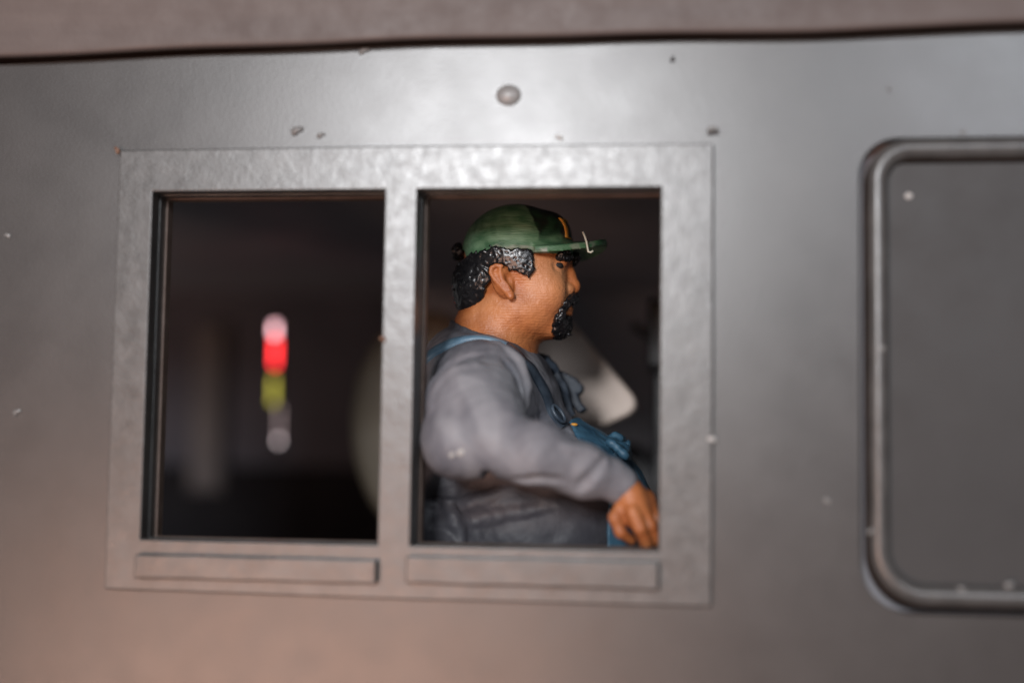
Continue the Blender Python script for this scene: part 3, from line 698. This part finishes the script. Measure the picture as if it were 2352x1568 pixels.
# ---------------- hair, beard, brows
def curls(F, base, pts, n, r0_, r1_, length, seed):
    """short bent strands of thick paint laid over a surface"""
    g_ = np.random.default_rng(seed); Q = pts[g_.integers(0, len(pts), n)]
    nrm = base.grad(Q); d = np.cross(nrm, g_.normal(size=(n, 3))); d /= np.linalg.norm(d, axis=1, keepdims=True)+1e-9
    r = g_.uniform(r0_, r1_, n)[:, None]; tw = g_.uniform(-1.6, 1.6, n)[:, None]; P = [Q]
    for i in range(5):
        d = d+np.cross(nrm, d)*tw*.6; d /= np.linalg.norm(d, axis=1, keepdims=True); P.append(P[-1]+d*length/5)
    out = []
    for p in P: p = base.project(p, 0, 6); out.append(p+base.grad(p)*r*.45)
    for i in range(n): F.chain([o_[i] for o_ in out], [r[i, 0]*k_ for k_ in (.8, 1, 1, 1, 1, .6)], .0025)
hp_ = [(395, 940), (385, 1050), (290, 1075), (230, 1095), (225, 1150), (180, 1165), (140, 1120), (110, 1010), (85, 880), (105, 740), (140, 705), (200, 690), (240, 660), (300, 622), (420, 572), (500, 522), (600, 522), (640, 552), (760, 552), (885, 545), (905, 565),
       (920, 640), (922, 740), (900, 800), (868, 812), (840, 790), (790, 770), (745, 738), (700, 745), (670, 705), (610, 680), (550, 685), (470, 705), (445, 745), (470, 800), (490, 835), (440, 850), (405, 880)]
K = Field(Z(40, 1250, 1.8)-np.array([.05, .75, 0]), Z(980, 430, 1.2)+np.array([.05, .95, 0]), .0095)
K.ell(W(1182, 590, YC), (118*U+.035, .41+.03, 106*U+.03), .05); K.ell(W(1222, 640, YC), (86*U+.03, .40, 92*U+.03), .12)
K.ell(W(1112, 655, YC), (70*U, .35, 62*U), .1); K.ell(W(1090, 690, YC), (36*U, .27, 40*U), .08)
KB = Field(K.lo, K.lo+K.h*(K.n-1), K.h); KB.f = K.f.copy()
def ragged(F):
    xg, zg = np.meshgrid(F.ax[0], F.ax[2], indexing='ij'); q = np.stack([xg, 0*xg, zg], -1).reshape(-1, 3)
    return polydist(xg, zg, hpp)+(.008*smoothnoise(q, 38, 51)+.006*smoothnoise(q, 80, 52)).reshape(xg.shape)
hpp = [xz(Z(x, y, YC-.36)) for x, y in hp_]
rg = ragged(K); K.put(np.broadcast_to(rg.astype(np.float32)[:, None, :], K.f.shape), tuple(slice(None) for _ in range(3)), .015, 'i')
sl, X, Y, Zz, _ = K.block(K.lo, K.lo+K.h*K.n)
tmp, Vt = K.mesh(); bpy.data.meshes.remove(tmp)
sel = np.abs(KB.sample(Vt)) < .02
curls(K, KB, Vt[sel & (Vt[:, 1] < YC+.25)], 900, .0085, .0145, .13, 3)
rear = sel & (Vt[:, 0] < Z(430, 0, YC-.3)[0]) & (Vt[:, 1] < YC+.3)
curls(K, KB, Vt[rear], 380, .012, .022, .12, 4)
xg, zg = np.meshgrid(K.ax[0], K.ax[2], indexing='ij')
K.put(np.broadcast_to((rg-np.interp(xg, [Z(300, 0, YC-.3)[0], Z(520, 0, YC-.3)[0]], [.06, .012])).astype(np.float32)[:, None, :], K.f.shape), tuple(slice(None) for _ in range(3)), .008, 'i')
me, V = K.mesh(); add('hair', me, M['black'], person)
tuft = Field(Z(60, 640, 1.7)-np.array([0, .3, .05]), Z(230, 460, 1.7)+np.array([.05, .3, .05]), .0125)
tuft.ell(Z(165, 555, 1.65), (.05, .12, .065), .02)
tb = Field(tuft.lo, tuft.lo+tuft.h*(tuft.n-1), tuft.h); tb.f = tuft.f.copy(); tmp, Vt = tuft.mesh(); bpy.data.meshes.remove(tmp)
curls(tuft, tb, Vt, 25, .012, .02, .07, 5); me, V = tuft.mesh(); add('cap_snap_strap', me, M['black'], cap_)

G = Field(Z(1000, 1470, 1.6)-np.array([0, .35, 0]), Z(1420, 960, 1.6)+np.array([0, .35, 0]), .009)
for s in (-1, 1):
    G.chain([Z(1318, 1012, YC), Z(1300, 1040, YC+s*.09), Z(1250, 1080, YC+s*.165), Z(1200, 1150, YC+s*.20), Z(1165, 1230, YC+s*.19)], [.040, .042, .034, .034, .05], .02)
G.ell(Z(1165, 1310, YC), (.105, .20, .098), .04); G.ell(Z(1225, 1270, YC), (.066, .15, .075), .04); G.ell(Z(1170, 1365, YC), (.075, .15, .055), .03)
G.ell(Z(1290, 1140, YC), (.046, .17, .036), .012, 'c')
GB = Field(G.lo, G.lo+G.h*(G.n-1), G.h); GB.f = G.f.copy(); tmp, Vt = G.mesh(); bpy.data.meshes.remove(tmp)
curls(G, GB, Vt[np.linalg.norm((Vt-Z(1290, 1140, YC))*np.array([1, .2, 1]), axis=1) > .06], 340, .007, .013, .075, 8)
G.chain([Z(1240, 1385, YC-.05), Z(1275, 1390, YC-.06), Z(1308, 1398, YC-.06)], [.02, .014, .006], .01)
me, V = G.mesh(); add('beard', me, M['black'], person)

bpts = [hit(B, 1016.1+.22796*x, 451.6+.22796*y) for x, y in [(1172, 606), (1205, 596), (1245, 598), (1278, 608)]]
epts = [hit(B, 1016.1+.22796*x, 451.6+.22796*y) for x, y in [(1126, 682), (1146, 684), (1164, 692), (1182, 694), (1210, 702)]]
for s in (-1, 1):
    bp = bpts if s < 0 else [mirror(p) for p in bpts]
    if s > 0: bp = bp+[Z(1345, 612, YC+.06)]
    b0 = np.mean(bp, 0); Q_ = Field(np.min(bp, 0)-.09, np.max(bp, 0)+.09, .008)
    Q_.chain(bp, [.030, .046, .046, .034, .04][:len(bp)], .015)
    QB = Field(Q_.lo, Q_.lo+Q_.h*(Q_.n-1), Q_.h); QB.f = Q_.f.copy(); tmp, Vt = Q_.mesh(); bpy.data.meshes.remove(tmp)
    curls(Q_, QB, Vt, 45, .006, .010, .06, 12); me, V = Q_.mesh(); add('eyebrow', me, M['black'], person)
    ep = epts if s < 0 else [mirror(p) for p in epts]
    ey = Field(np.min(ep, 0)-.06, np.max(ep, 0)+.06, .006)
    ey.chain([p+np.array([0, .020 if s < 0 else -.020, 0]) for p in ep], [.006, .018, .030, .028, .008], .02)
    me, V = ey.mesh(); add('eye', me, M['eye'], person)

# ---------------- stool carrying the driver
sz = W(1250, 1520, 1.65)
o = add('stool_seat', plate(rrect(sz[0]-.9, sz[0]+.7, sz[2]-.35, sz[2]+.05, (.1, .1, .1, .1), 4), [], .75, 2.6), M['dark'], cab)
add('stool_post', sweep([(sz[0], 1.65, sz[2]-.3), (sz[0], 1.65, -9)], circ(.25, 12)), M['dark'], cab, True)
